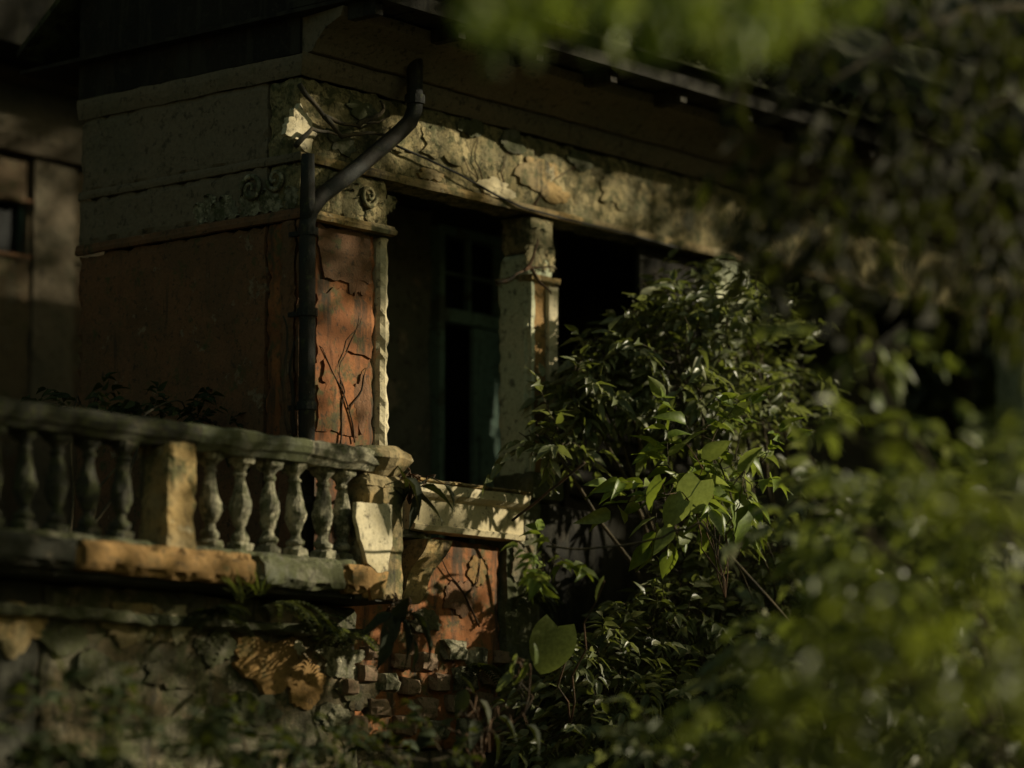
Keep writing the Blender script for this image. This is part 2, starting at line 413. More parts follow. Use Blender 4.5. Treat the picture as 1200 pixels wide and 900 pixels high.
# moulding under the carved frieze
mp = [(0, 5.555), (.05, 5.56), (.06, 5.585), (.04, 5.60), (.03, 5.62), (0, 5.63)]
mb = MB(); mb.extrude([(o+.02, z) for o, z in mp], .0, .85, 'x', mitre=1); mb.build('moulding', M['ochre'], H)
mb = MB(); mb.extrude([(o*.4+.006, z) for o, z in mp], .0, 2.1, 'y', mitre=1); mb.build('moulding', M['dull_orange'], H)
# capital zone ground
sl('capital_block', 'frieze', .0, .85, .0, .28, 5.61, 5.945, res=.04, amp=.008)
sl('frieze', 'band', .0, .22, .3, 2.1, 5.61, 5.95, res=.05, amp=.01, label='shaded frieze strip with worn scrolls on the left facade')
# loggia floor, ceiling, back wall, side wall
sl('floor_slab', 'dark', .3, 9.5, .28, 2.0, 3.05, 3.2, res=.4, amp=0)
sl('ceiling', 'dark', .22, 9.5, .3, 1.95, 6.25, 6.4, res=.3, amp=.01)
sl('loggia_wall', 'inner', .6, 3.0, 1.5, 1.7, 3.2, 6.25, res=.2, amp=.01, label='dim brown grey inner wall of the loggia')
sl('loggia_wall', 'inner', 3.76, 4.5, 1.5, 1.7, 3.2, 6.25, res=.2, amp=.01)
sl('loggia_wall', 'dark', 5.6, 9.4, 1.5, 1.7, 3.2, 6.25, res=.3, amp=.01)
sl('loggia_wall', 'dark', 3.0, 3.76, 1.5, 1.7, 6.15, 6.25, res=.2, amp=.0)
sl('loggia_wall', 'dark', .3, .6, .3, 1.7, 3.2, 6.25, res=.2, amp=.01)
# door inside
door = MB(); door.box(3.0, 3.06, 1.44, 1.6, 3.2, 6.14); door.box(3.70, 3.755, 1.44, 1.6, 3.2, 6.14); door.box(3.06, 3.70, 1.44, 1.6, 6.08, 6.14); door.box(3.06, 3.70, 1.43, 1.6, 5.42, 5.52)
d = door.build('door_frame', M['door'], H)
for k in range(2):
    for j in range(2):
        g = MB(); x0 = 3.07+k*.325; z0 = 5.53+j*.275; g.box(x0, x0+.30, 1.52, 1.53, z0, z0+.26); g.build('pane', M['glass'], H)
g = MB(); g.box(3.372, 3.392, 1.47, 1.54, 5.522, 6.078); g.box(3.062, 3.37, 1.475, 1.54, 5.79, 5.805); g.box(3.394, 3.698, 1.475, 1.54, 5.79, 5.805); g.build('muntin', M['door'], H)
g = MB(); g.box(3.40, 3.70, 1.45, 1.49, 3.2, 5.41)
for z in (3.35, 4.05, 4.75): g.box(3.45, 3.65, 1.435, 1.449, z, z+.55)
g.build('door_leaf', M['door'], H, 'closed half of the dark green panelled door')
g = MB(); g.box(3.062, 3.10, 1.62, 1.92, 3.2, 5.41); g.build('door_leaf', M['door'], H, 'half of the dark green door standing open into the black room')
# louvred window behind second opening
g = MB(); g.box(4.5, 4.56, 1.46, 1.6, 3.2, 6.24); g.box(5.54, 5.6, 1.46, 1.6, 3.2, 6.24); g.build('window_frame', M['timber'], H)
for k in range(24):
    g = MB(); z = 3.3+k*.12; g.add([(4.56, 1.5, z), (5.54, 1.5, z), (5.54, 1.57, z+.1), (4.56, 1.57, z+.1), (4.56, 1.51, z-.01), (5.54, 1.51, z-.01), (5.54, 1.58, z+.09), (4.56, 1.58, z+.09)], [(0, 1, 2, 3), (7, 6, 5, 4), (0, 4, 5, 1), (3, 2, 6, 7), (0, 3, 7, 4), (1, 5, 6, 2)]); g.build('slat', M['timber'], H)

for k in range(3):  # boards added in the second opening to keep sun off the inner wall
    g = MB(); g.box(3.72+k*.26, 3.972+k*.26, .12, .16, 3.93, 5.94); g.build('sun_block', M['timber'], H)
# column between the openings
sl('column', 'column', 2.29, 2.58, .0, .28, 3.93, 5.66, res=.035, amp=.005, label='pale green washed square column with front shade painted as a brown strip')
g = MB(); g.slab(2.475, 2.585, -.04, .001, 3.95, 5.45, res=.035, amp=.004, wear=.005); g.build('fillet', M['cream'], H)  # cream colour stands in for the sunlit edge of the front
g = MB(); g.slab(2.285, 2.33, -.035, .001, 3.95, 5.45, res=.035, amp=.004, wear=.005); g.build('fillet', M['column'], H)
g = MB(); g.slab(2.333, 2.472, -.006, .003, 3.95, 5.45, res=.04, amp=.003, wear=0); g.build('shade_strip', M['rust_ochre'], H)  # brown colour stands in for the shaded part of the column front
g = MB(); g.slab(2.265, 2.60, -.06, .29, 5.45, 5.51, res=.04, amp=.004); g.build('neck_ring', M['ochre'], H)
g = MB(); g.slab(2.30, 2.57, -.015, .27, 5.66, 5.93, res=.04, amp=.008); g.build('capital_block', M['frieze'], H)
g = MB(); g.slab(2.25, 2.62, -.08, .30, 3.92, 4.12, res=.05, amp=.008); g.build('column_base', M['mossy'], H)
for (x0, x1) in ((4.5, 4.95), (8.9, 9.5)):
    sl('column', 'column', x0, x1, .0, .3, 3.93, 5.94, res=.1, amp=.008)

# entablature
mb = MB(); mb.slab(.0, 9.5, .0, .3, 5.95, 6.5, res=.045, amp=.014, sc=8, wear=.01); mb.build('frieze', M['frieze'], H, 'mottled plaster frieze above the dark openings')
mb = MB(); mb.extrude([(0, 5.935), (.025, 5.935), (.035, 5.96), (.035, 5.985), (0, 6.0)], .0, 9.5, 'x', res=.1, mitre=1); mb.build('moulding', M['ochre'], H)
mb = MB(); mb.extrude([(0, 5.94), (.008, 5.945), (.012, 5.97), (.008, 5.99), (0, 6.0)], .0, 2.1, 'y', res=.1, mitre=1); mb.build('moulding', M['band'], H)
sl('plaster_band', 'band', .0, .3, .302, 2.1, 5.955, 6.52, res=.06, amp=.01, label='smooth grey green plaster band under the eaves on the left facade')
cp = [(0, 6.50), (.02, 6.50), (.05, 6.54), (.07, 6.58), (.075, 6.61), (.07, 6.635), (0, 6.64)]
mb = MB(); mb.extrude(cp, .0, 9.5, 'x', res=.09, amp=.008, mitre=1); mb.build('cornice', M['band'], H)
mb = MB(); mb.extrude([(o_*.5, z) for o_, z in cp], .0, 2.1, 'y', res=.09, amp=.008, mitre=1); mb.build('cornice', M['band'], H)
cv = [(0, 6.642), (.11, 6.642), (.16, 6.69), (.26, 6.76), (.42, 6.81), (.45, 6.87), (0, 6.88)]
mb = MB(); mb.extrude(cv, .0, 9.5, 'x', res=.12, amp=.01, mitre=.2); mb.build('cove', M['band'], H)
# eaves: timber boards and rafters
x = -.12; k = 0
while x < 9.9:
    g = MB(); g.box(x, x+.235, -.72, 2.6, 6.885+(k % 2)*.004, 6.91); g.build('soffit_board', M['timber'], H); x += .24; k += 1
for k in range(13):
    g = MB(); xx = -.06+k*.8; g.box(xx, xx+.07, -.70, -.46, 6.78, 6.884); g.build('rafter', M['timber'], H)
g = MB(); vs = [(x_, y_, z_) for x_ in (-.02, .2) for (y_, z_) in ((.0, 6.645), (2.1, 6.645), (2.1, 7.55), (.75, 8.35), (0, 7.5))]
g.add(vs, [(0, 4, 3, 2, 1), (5, 6, 7, 8, 9)]+[(i, (i+1) % 5, (i+1) % 5+5, i+5) for i in range(5)]); g.build('gable_wall', M['timber'], H)
g = MB(); g.box(-.15, 10, -.77, -.722, 6.86, 7.12); g.build('fascia', M['timber'], H)
g = MB(); g.box(-.12, 10, -.72, .0, 6.915, 6.96); g.build('roof_deck', M['timber'], H)
rf = MB(); e0, e1, zz, ri = -.15, 10.1, 7.0, 8.4
rf.add([(e0, -.85, zz), (e1, -.85, zz), (e1, .75, ri), (e0, .75, ri), (e0, 2.6, zz), (e1, 2.6, zz), (e0, -.85, zz+.05), (e1, -.85, zz+.05), (e1, .75, ri+.05), (e0, .75, ri+.05), (e0, 2.6, zz+.05), (e1, 2.6, zz+.05)], [(1, 0, 3, 2), (3, 4, 5, 2), (6, 7, 8, 9), (9, 8, 11, 10), (0, 1, 7, 6), (4, 10, 11, 5), (0, 6, 9, 3), (3, 9, 10, 4), (1, 2, 8, 7), (2, 5, 11, 8)])
roof = rf.build('roof', M['tile'], H)
tm = MB(); tm.tube([(0, 0, 0), (0, .18, .132), (0, .36, .264)], [.075, .07, .065], 6, cap=False); tme = tm.mesh('tile'); tme.materials.append(M['tile'])
for j in range(3):
    for i in range(68):
        o = bpy.data.objects.new('tile', tme); C.objects.link(o); o.parent = H; o.location = (-.1+i*.148+R.uniform(-.006, .006), -.9+j*.34, 7.08+j*.25)
        o.rotation_euler = (0, 0, R.uniform(-.02, .02))

# sill block under first opening
sp = [(-.02, 3.62), (.10, 3.625), (.11, 3.66), (.09, 3.67), (.09, 3.83), (.12, 3.845), (.15, 3.87), (.155, 3.93), (-.02, 3.95)]
mb = MB(); mb.extrude([(o_, z) for o_, z in sp], 1.0, 2.13, 'x', res=.05, amp=.004); mb.build('window_sill', M['cream'], H, 'projecting cream sill block with an ochre top moulding', smooth=False)
mb = MB(); mb.slab(.99, 2.14, -.165, .1, 3.932, 3.965, res=.05, amp=.006); mb.build('sill_cap', M['ochre'], H)
sl('parapet', 'dark', .86, .998, .0, .2, 3.6, 3.9, res=.06, amp=.02)
sl('string_moulding', 'mossy', .5, 1.25, -.06, .05, 3.56, 3.63, res=.05, amp=.01)
# console under the sill
g = MB(); n = 9; vs = []
for i in range(n+1):
    t = i/n; z = 3.56-.42*t; out = .14*(1-t)**1.1+.05+.02*sin(t*9); w_ = .12-.02*t; xo = 1.16-.16*t
    vs += [(xo-w_, .03, z), (xo-w_, -out, z), (xo+w_, -out, z), (xo+w_, .03, z)]
g.add(vs, [(i*4+k, i*4+(k+1) % 4, i*4+4+(k+1) % 4, i*4+4+k) for i in range(n) for k in range(4)]+[(3, 2, 1, 0), tuple(n*4+k for k in range(4))]); g.build('console', M['ochre'], H, 'tapered ochre console bracket below the sill')

# carved acanthus leaves and scrolls
def acanthus():
    v = []; f = []; rows = 9
    for i in range(rows+1):
        t = i/rows; z = t*.92+.02; out = .02+.10*t**2.2
        if t > .8: z -= (t-.8)*1.1; out += (t-.8)*.25
        wd = (.22+.13*sin(pi*t*.9))*(1+.22*cos(i*pi))*(1 if t < .8 else 1-(t-.8)*3)
        v += [(-wd, -out*.35, z-.05), (-wd*.5, -out-.03, z), (0, -out, z), (wd*.5, -out-.03, z), (wd, -out*.35, z-.05)]
    for i in range(rows):
        for k in range(4): a = i*5+k; f.append((a, a+1, a+6, a+5))
    me = bpy.data.meshes.new('acanthus_leaf'); me.from_pydata(v, [], f); me.materials.append(M['frieze'])
    me.polygons.foreach_set('use_smooth', [True]*len(f)); me.update(); return me
ACM = acanthus(); ACM2 = ACM.copy(); ACM2.materials.clear(); ACM2.materials.append(M['stone']); ACM3 = ACM.copy(); ACM3.materials.clear(); ACM3.materials.append(M['rust_ochre'])
def put_ac(x, z, w_, h, face='y', tilt=0, me=None):
    o = bpy.data.objects.new('acanthus_leaf', me or ACM); C.objects.link(o); o.parent = H
    o.scale = (w_, .9*h, h)
    if face == 'y': o.location = (x, -.0, z); o.rotation_euler = (0, tilt, 0)
    else: o.location = (-.0, x, z); o.rotation_euler = (0, tilt, 0); o.rotation_euler = (Matrix.Rotation(-pi/2, 3, 'Z') @ Matrix.Rotation(tilt, 3, 'Y')).to_euler()
for k in range(7): put_ac(.12+k*.11, 5.62, .17, .22+.05*(k % 2), tilt=R.uniform(-.5, .5))
for k in range(5): put_ac(.22+k*.14, 5.72, .14, .2, tilt=R.uniform(-.9, .9))
for k in range(4): put_ac(2.32+k*.075, 5.55, .13, .24, tilt=R.uniform(-.4, .4), me=ACM)
for k in range(3): put_ac(2.35+k*.08, 5.68, .13, .22, tilt=R.uniform(-.6, .6), me=ACM)
for k in range(9): put_ac(.08+k*.10, 5.63, .16, .20+.06*(k % 2), 'x', tilt=R.uniform(-.7, .7), me=ACM2)
def scroll(cx, cz, r0, turns, face, mat, sgn=1, rad=.02):
    pts = []; n = 26
    for i in range(n+1):
        t = i/n; a = sgn*(t*turns*2*pi); r = r0*(1-t*.85)
        if face == 'y': pts.append((cx+r*cos(a), -.02-.02*t, cz+r*sin(a)))
        else: pts.append((-.02-.02*t, cx+r*cos(a), cz+r*sin(a)))
    g = MB(); g.tube(pts, [rad*(1-.5*i/n) for i in range(n+1)], 6); g.build('scroll', M[mat], H, smooth=True)
scroll(.42, 5.80, .10, 1.6, 'x', 'stone'); scroll(.2, 5.84, .08, 1.4, 'x', 'stone', -1)
scroll(.3, 5.83, .07, 1.5, 'y', 'frieze'); scroll(.62, 5.8, .08, 1.5, 'y', 'frieze', -1)
# loose plaster patches, proud of the wall
def patch(pts, y, mat, th=.012, name='plaster_patch', parent=H, jit=.014, label=None):
    """irregular flake on a plane facing -y; pts = (x, z) corners"""
    out = []
    m = len(pts)
    for i in range(m):
        a = Vector(pts[i]); b = Vector(pts[(i+1) % m]); n = max(2, int((b-a).length/.03))
        for k in range(n):
            q = a.lerp(b, k/n); h = Vector((q.x, q.y, i*.3))
            d_ = (b-a).normalized(); nr = Vector((-d_.y, d_.x))
            out.append(q + nr*(noise.noise(h*14)*jit*2.2 + R.uniform(-.3, .3)*jit))
    n = len(out); c = sum(out, Vector((0, 0)))/n
    vs = [(p.x, y-th+noise.noise(Vector((p.x*9, p.y*9, 3)))*.004, p.y) for p in out]+[(p.x, y+.02, p.y) for p in out]+[(c.x, y-th-.003, c.y)]
    fs = [(i, (i+1) % n, (i+1) % n+n, i+n) for i in range(n)]+[(i, 2*n, (i+1) % n) for i in range(n)]
    g = MB(); g.add(vs, [f[::-1] for f in fs]); return g.build(name, M[mat], parent, label)
def pp(*px, y=0): return [(on_y(a, b, y).x, on_y(a, b, y).z) for a, b in px]
patch(pp((372, 345), (400, 338), (436, 360), (436, 420), (405, 410), (373, 425)), .012, 'orange', .005)
patch(pp((373, 450), (410, 445), (425, 470), (420, 512), (374, 505)), .012, 'orange', .005)
patch(pp((372, 262), (432, 275), (436, 330), (380, 325)), .012, 'dull_orange')
def blob(px, py, rx, ry, y, mat, th=.010, parent=H, label=None):
    if y > 0: th = .003
    c = on_y(px, py, y); n = 46; out = []; sd = Vector((px*.13, py*.17, 0))
    for k in range(n):
        a = 2*pi*k/n; dv = Vector((cos(a), sin(a), 0))
        f = 1 + .55*noise.noise(dv*1.3+sd) + .28*noise.noise(dv*3.5+sd) + .14*noise.noise(dv*9+sd)
        out.append(Vector((c.x+cos(a)*rx/118*f, c.z+sin(a)*ry/184*f)))
    vs = [(p.x, y-th, p.y) for p in out]+[(p.x, y+.03, p.y) for p in out]
    for q in (.66, .33): vs += [(c.x+(p.x-c.x)*q, y-th-.004-.006*noise.noise(Vector((p.x*8, p.y*8, q))), c.z+(p.y-c.z)*q) for p in out]
    vs.append((c.x, y-th-.005, c.z)); fs = [(i, (i+1) % n, (i+1) % n+n, i+n) for i in range(n)]
    fs += [(i, i+2*n, (i+1) % n+2*n, (i+1) % n) for i in range(n)]+[(i+2*n, i+3*n, (i+1) % n+3*n, (i+1) % n+2*n) for i in range(n)]+[(i+3*n, 4*n, (i+1) % n+3*n) for i in range(n)]
    g = MB(); g.add(vs, [f_[::-1] for f_ in fs]); return g.build('plaster_patch', M[mat], parent, label)
for a_ in ((520, 172, 26, 20, -.006, 'frieze'), (630, 205, 28, 22, -.006, 'ochre'), (722, 225, 22, 20, -.006, 'frieze'), (470, 165, 18, 16, -.006, 'frieze'), (582, 222, 20, 12, -.008, 'cream'), (552, 150, 16, 14, -.008, 'mossy'), (600, 165, 14, 16, -.006, 'mossy'), (680, 190, 16, 14, -.006, 'mossy'), (505, 205, 14, 8, -.006, 'ochre'), (650, 228, 22, 9, -.009, 'ochre'), (352, 150, 14, 22, -.010, 'cream'), (400, 165, 14, 16, -.006, 'mossy'), (425, 130, 16, 12, -.006, 'mossy'),
           (392, 300, 14, 22, .008, 'dull_orange'), (420, 320, 10, 26, .010, 'dull_orange'), (390, 440, 13, 34, .008, 'orange'), (424, 470, 8, 30, .008, 'dull_orange'), (540, 700, 18, 22, .010, 'dull_orange'), (560, 670, 12, 18, .012, 'rust_ochre'), (500, 730, 18, 14, .006, 'base'), (612, 660, 14, 26, -.04, 'base'), (610, 620, 12, 16, -.04, 'stone')):
    blob(*a_)

# ================================================================== drainpipe (part of the house)
dp = MB(); px_, py_ = -.02, -.15
P0 = on_y(359, 520, -.13); ypip = -.13
path = [on_y(359, 540, ypip), on_y(360, 400, ypip), on_y(360, 262, ypip), on_y(364, 246, ypip), on_y(376, 230, ypip-.01), on_y(420, 196, ypip-.03), on_y(468, 155, ypip-.05), on_y(480, 143, ypip-.05), on_y(486, 128, ypip-.05), on_y(486, 104, ypip-.05), on_y(486, 60, ypip-.05)]
path[0].z = 3.2
dp.tube(path, .054, 14); dpo = dp.build('drainpipe', M['iron'], H, 'thick dark drainpipe with an elbow climbing diagonally to the eaves', smooth=True)
g = MB(); a = on_y(360, 262, ypip); g.tube([a-Vector((0, 0, .1)), a+Vector((0, 0, .22)), a+Vector((0, 0, .45))], [.05, .05, .044], 10); g.build('pipe_stub', M['iron'], H, smooth=True)
for zf in (3.7, 4.3, 4.9, 5.42):
    g = MB(); g.tube([(path[1].x, ypip, zf), (path[1].x, ypip, zf+.05)], .066, 12); g.box(path[1].x-.015, path[1].x+.015, ypip+.05, .03, zf+.01, zf+.04); g.build('pipe_bracket', M['iron'], H)
g = MB(); a = on_y(474, 150, ypip-.05); b = on_y(486, 122, ypip-.05); g.tube([b, b+Vector((0, 0, .06))], .068, 12); g.build('pipe_collar', M['iron'], H)

# ================================================================== lower storey and terrace
T = thing('terrace', (-2.5, -.5, 0), 'projecting plaster terrace slab and stained base wall under the balustrade', 'terrace')
def st(name, mat, *a, label=None, **kw): return sl(name, mat, *a, label=label, parent=T, **kw)
st('floor_slab', 'dark', -6, -.001, -.5, 5.0, 3.08, 3.2, res=.3, amp=.0)
st('floor_slab', 'dark', 0, .45, -.5, .015, 3.08, 3.2, res=.1, amp=.0)
# ledge in separate lengths
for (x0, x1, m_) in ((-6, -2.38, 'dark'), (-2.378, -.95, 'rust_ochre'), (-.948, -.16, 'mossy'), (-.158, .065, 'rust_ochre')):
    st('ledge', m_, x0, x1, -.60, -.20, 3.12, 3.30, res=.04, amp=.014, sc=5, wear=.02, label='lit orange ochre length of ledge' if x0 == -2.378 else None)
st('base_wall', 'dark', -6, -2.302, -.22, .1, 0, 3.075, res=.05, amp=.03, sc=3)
st('base_wall', 'base', -2.3, .34, -.22, .1, 0, 3.075, res=.05, amp=.03, sc=3)
st('drip_course', 'mossy', -6, .36, -.34, -.2, 2.86, 2.93, res=.05, amp=.02)
for a_ in ((160, 730, 34, 22, 'ochre'), (208, 728, 14, 18, 'cream'), (320, 775, 34, 28, 'rust_ochre'), (355, 800, 20, 26, 'rust_ochre'), (400, 775, 22, 18, 'stone'), (420, 812, 22, 20, 'base'), (290, 760, 14, 12, 'ochre'), (250, 760, 20, 18, 'mossy'), (380, 745, 18, 9, 'mossy'), (20, 735, 24, 26, 'ochre'), (75, 750, 20, 16, 'mossy'), (120, 790, 26, 20, 'mossy'), (200, 790, 24, 16, 'base'), (300, 830, 26, 16, 'mossy'), (390, 840, 20, 16, 'stone'), (345, 760, 10, 8, 'cream')):
    blob(a_[0], a_[1], a_[2], a_[3], -.235, a_[4], .012, T)
# rough stones showing in the base of the house wall
k = 0
for (px, py, s_) in [(500, 775, 20), (532, 762, 22), (560, 770, 18), (515, 800, 18), (545, 795, 22), (575, 795, 16), (480, 805, 16), (500, 830, 20), (535, 825, 20), (565, 822, 18), (470, 775, 15), (455, 800, 17), (445, 830, 18), (475, 850, 20), (515, 855, 20), (550, 855, 22), (590, 830, 22), (600, 860, 24), (430, 790, 16), (420, 850, 18), (590, 770, 15), (612, 800, 18), (440, 765, 14), (410, 805, 15), (580, 850, 18), (395, 840, 16)]:
    c = on_y(px, py, .0 if px > 455 else -.25); r = s_*1.25/184.
    g = MB(); seed = Vector((px*.1, py*.1, 0)); vs = []; nu, nv = 10, 6
    for i in range(nv+1):
        for j in range(nu):
            th = pi*i/nv; ph = 2*pi*j/nu; dv = Vector((sin(th)*cos(ph), sin(th)*sin(ph), cos(th)))
            q = Vector((math.copysign(abs(dv.x)**.35, dv.x)*r*.8, dv.y*.075, math.copysign(abs(dv.z)**.4, dv.z)*r*.5))*(1+.35*noise.noise(dv*1.6+seed))
            vs.append(c+q+Vector((0, .03, 0)))
    g.add(vs, [(i*nu+j, i*nu+(j+1) % nu, (i+1)*nu+(j+1) % nu, (i+1)*nu+j) for i in range(nv) for j in range(nu)])
    g.build('stone', M['pink' if R.random() < .6 else 'stone'], T if px <= 455 else H)

# ================================================================== balustrade
B = thing('balustrade', (-2.0, -.4, 3.3), 'weathered stone balustrade with vase balusters ending in a peeling white pier', 'balustrade')
def sb(name, mat, *a, label=None, **kw): return sl(name, mat, *a, label=label, parent=B, **kw)
rp = [(.27, 3.90), (.50, 3.90), (.52, 3.93), (.54, 3.945), (.555, 3.985), (.55, 4.03), (.52, 4.045), (.27, 4.06)]
def rail(x0, x1, mat, label=None, jit=.012):
    mb = MB(); mb.extrude(rp, x0, x1, 'x', res=.045, amp=jit); return mb.build('handrail', M[mat], B, label)
rail(-6, -1.40, 'stone_shade'); rail(-1.398, -.45, 'mossy', jit=.02); rail(-.448, .16, 'stone', jit=.02)
mb = MB()
vs = []; m = len(rp); nn = 16                                    # rounded end of the coping
pc = Vector((.16, -.41))
full = [(.0, 3.88), (.13, 3.885), (.16, 3.92), (.19, 3.95), (.215, 3.99), (.20, 4.035), (.15, 4.07), (.0, 4.085)]
g = MB(); g.lathe([(max(r_, .002)*1.12, z) for r_, z in full], 22)
g.v = [tuple(Vector((v[0]*1.12+.29, v[1]*.8-.40, v[2])) + noise.noise_vector(Vector(v)*9)*.02) for v in g.v]
g.build('pier_cap', M['ochre'], B, 'rounded chipped ochre end of the handrail')
# piers
sb('pier', 'ochre', .07, .43, -.53, -.26, 3.10, 3.885, res=.03, amp=.008, label='end pier with white paint peeling into a wedge')
patch(pp((416, 588), (457, 592), (457, 640), (452, 668), (440, 672), (428, 660), (421, 632), (415, 606), y=-.53), -.535, 'cream', .012, parent=B, jit=.006, label='pale wedge of surviving white paint')
patch(pp((427, 662), (453, 670), (448, 702), (432, 704), y=-.53), -.533, 'rust_ochre', .010, parent=B, jit=.010)
sb('pier_collar', 'ochre', .05, .45, -.55, -.25, 3.80, 3.86, res=.04, amp=.008)
sb('pier', 'ochre', -1.66, -1.42, -.55, -.28, 3.22, 3.93, res=.035, amp=.02, label='crumbling ochre intermediate pier')
sb('plinth', 'mossy', -6, .07, -.52, -.28, 3.25, 3.335, res=.05, amp=.018)
# baluster
prof = [(.062, 0), (.066, .012), (.066, .05), (.045, .065), (.056, .08), (.056, .10), (.034, .12), (.028, .15), (.04, .17), (.05, .195), (.061, .235), (.064, .275), (.06, .315), (.052, .35), (.044, .39), (.036, .43), (.032, .455), (.042, .465), (.042, .478), (.032, .487), (.036, .50), (.05, .52), (.066, .54), (.07, .555), (.07, .585)]
mats = ['stone', 'stone', 'cream']
bms = []
for v_ in range(6):
    g = MB(); g.lathe(prof, 16, squares=(0, 1, 2, 22, 23, 24))
    g.v = [tuple(Vector(p)+noise.noise_vector(Vector(p)*12+Vector((v_*7, 0, 0)))*.016+noise.noise_vector(Vector(p)*40+Vector((v_*7, 0, 0)))*.007) for p in g.v]
    me = g.mesh('baluster', False); me.materials.append(M['stone']); bms.append(me)
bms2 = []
for me in bms: c = me.copy(); c.materials.clear(); c.materials.append(M['stone_shade']); bms2.append(c)
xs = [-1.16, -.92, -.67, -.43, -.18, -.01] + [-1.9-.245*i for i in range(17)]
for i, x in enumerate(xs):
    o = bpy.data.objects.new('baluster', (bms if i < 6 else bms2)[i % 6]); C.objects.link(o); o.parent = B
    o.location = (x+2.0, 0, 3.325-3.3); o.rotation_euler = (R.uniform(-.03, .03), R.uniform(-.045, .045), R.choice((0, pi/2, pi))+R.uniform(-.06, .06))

# ================================================================== far wing
W_ = thing('house_wing', (1, 5, 0), 'blurred rear wing with pale pilaster and small dark window at far left', 'building')
def sw(name, mat, *a, label=None, **kw): return sl(name, mat, *a, label=label, parent=W_, **kw)
sw('wall', 'wing', -7, 1.2, 5.0, 5.2, 3.0, 7.0, res=.15, amp=.01)
sw('wall', 'wing', 1.2, 9.5, 5.0, 5.2, 3.0, 6.2, res=.2, amp=.01)
sw('wall', 'wing', 2.09, 9.5, 5.0, 5.2, 6.2, 7.0, res=.2, amp=.01)
sw('wall', 'wing', 1.2, 2.09, 5.0, 5.2, 6.6, 7.0, res=.2, amp=.01)
sw('pilaster', 'band', 2.13, 2.60, 4.97, 5.0, 3.2, 7.0, res=.1, amp=.01)
sw('window_surround', 'dull_orange', 1.1, 2.12, 4.965, 4.995, 6.15, 6.2, res=.1, amp=.01)
sw('window_surround', 'dull_orange', 1.1, 2.12, 4.965, 4.995, 6.61, 6.65, res=.1, amp=.01)
for k in range(3):
    g = MB(); g.box(1.22+k*.29, 1.49+k*.29, 5.1, 5.11, 6.21, 6.59); g.build('pane', M['glass'], W_)
g = MB()
for k in range(4): g.box(1.2+k*.29, 1.215+k*.29, 5.05, 5.12, 6.2, 6.6)
g.box(1.2, 2.09, 5.13, 5.19, 6.2, 6.6); g.build('window_frame', M['door'], W_)
mb = MB(); mb.extrude([(-5.0, 7.0), (-4.92, 7.0), (-4.85, 7.1), (-4.83, 7.5), (-4.7, 7.55), (-4.7, 7.6), (-5.0, 7.6)], -7, 9.5, 'x', res=.3); mb.build('cornice', M['band'], W_)
sw('roof', 'timber', -7, 9.5, 4.2, 8.5, 7.62, 9.3, res=.5, amp=0)
sw('wall', 'dark', -7, -6.8, 5.2, 8.4, 0, 7.6, res=.5, amp=0); sw('wall', 'dark', 9.3, 9.5, 5.2, 8.4, 0, 7.6, res=.5, amp=0); sw('wall', 'dark', -6.8, 9.3, 8.2, 8.4, 0, 7.6, res=.5, amp=0)
sw('wall', 'dark', -6.0, 9.5, 5.0, 5.2, 0, 3.0, res=.5, amp=0)

# ================================================================== cable and creeping stems
g = MB(); g.tube([on_y(*p, -.05) for p in ((458, 168), (500, 186), (540, 205), (580, 228), (612, 243), (660, 256), (720, 270), (800, 292))], .008, 6)
props(g.build('cable', M['cable'], None, smooth=True), 'thin black cable sagging along the mottled frieze above the openings', 'cable')
def creeper(base_px, paths, label, y, r=.014, mat='vine'):
    b = on_y(*base_px, y); t = thing('creeping_stem', b, label, 'vine', 'dry stems creeping on the plaster')
    for P in paths:
        pts = []
        for i in range(len(P)-1):
            a = on_y(*P[i], y); c = on_y(*P[i+1], y)
            for k in range(5):
                q = a.lerp(c, k/5); q += noise.noise_vector(q*6)*.03; q.y = y-abs(noise.noise(q*3))*.02; pts.append(q)
        pts.append(on_y(*P[-1], y)); n = len(pts)
        g = MB(); g.tube(pts, [r*(1-.7*i/n) for i in range(n)], 6); g.build('stem', M[mat], t, smooth=True)
creeper((415, 520), [((415, 520), (408, 480), (398, 455), (400, 425), (412, 395), (420, 370)), ((398, 455), (385, 425), (374, 405)), ((408, 480), (422, 455), (432, 430)), ((400, 520), (398, 490), (402, 460), (396, 430), (405, 400), (424, 372))], 'brown root fanning up the bright orange wall right of the pipe', .006, .007)
creeper((336, 500), [((340, 510), (333, 480), (330, 450), (338, 410), (332, 370)), ((345, 510), (342, 475), (338, 440), (345, 400))], 'brown stem climbing the plaster just left of the drainpipe', -.045, .02)
creeper((565, 235), [((600, 243), (570, 222), (548, 200), (540, 180)), ((570, 222), (556, 190), (560, 160)), ((625, 245), (640, 215), (665, 200), (690, 185)), ((600, 243), (585, 205), (600, 170))], 'dark stems branching over the mottled frieze above the column', -.008, .006)
creeper((585, 330), [((583, 332), (600, 328), (612, 318), (622, 312), (652, 315)), ((622, 314), (634, 335), (646, 345)), ((612, 318), (625, 300), (630, 280))], 'brown stem crossing the column below its carved capital', -.05, .014)
creeper((570, 735), [((562, 735), (545, 700), (525, 670), (505, 640)), ((545, 700), (560, 680), (563, 655))], 'thin stem crossing the orange wall under the sill', -.0, .008)
creeper((400, 150), [((350, 100), (380, 135), (420, 150), (455, 135)), ((380, 135), (400, 160), (440, 155), (470, 165)), ((420, 150), (448, 128), (445, 118)), ((345, 170), (365, 150), (395, 158))], 'tangled dark dead stems across the house corner above the pipe', -.08, .02, 'bark')

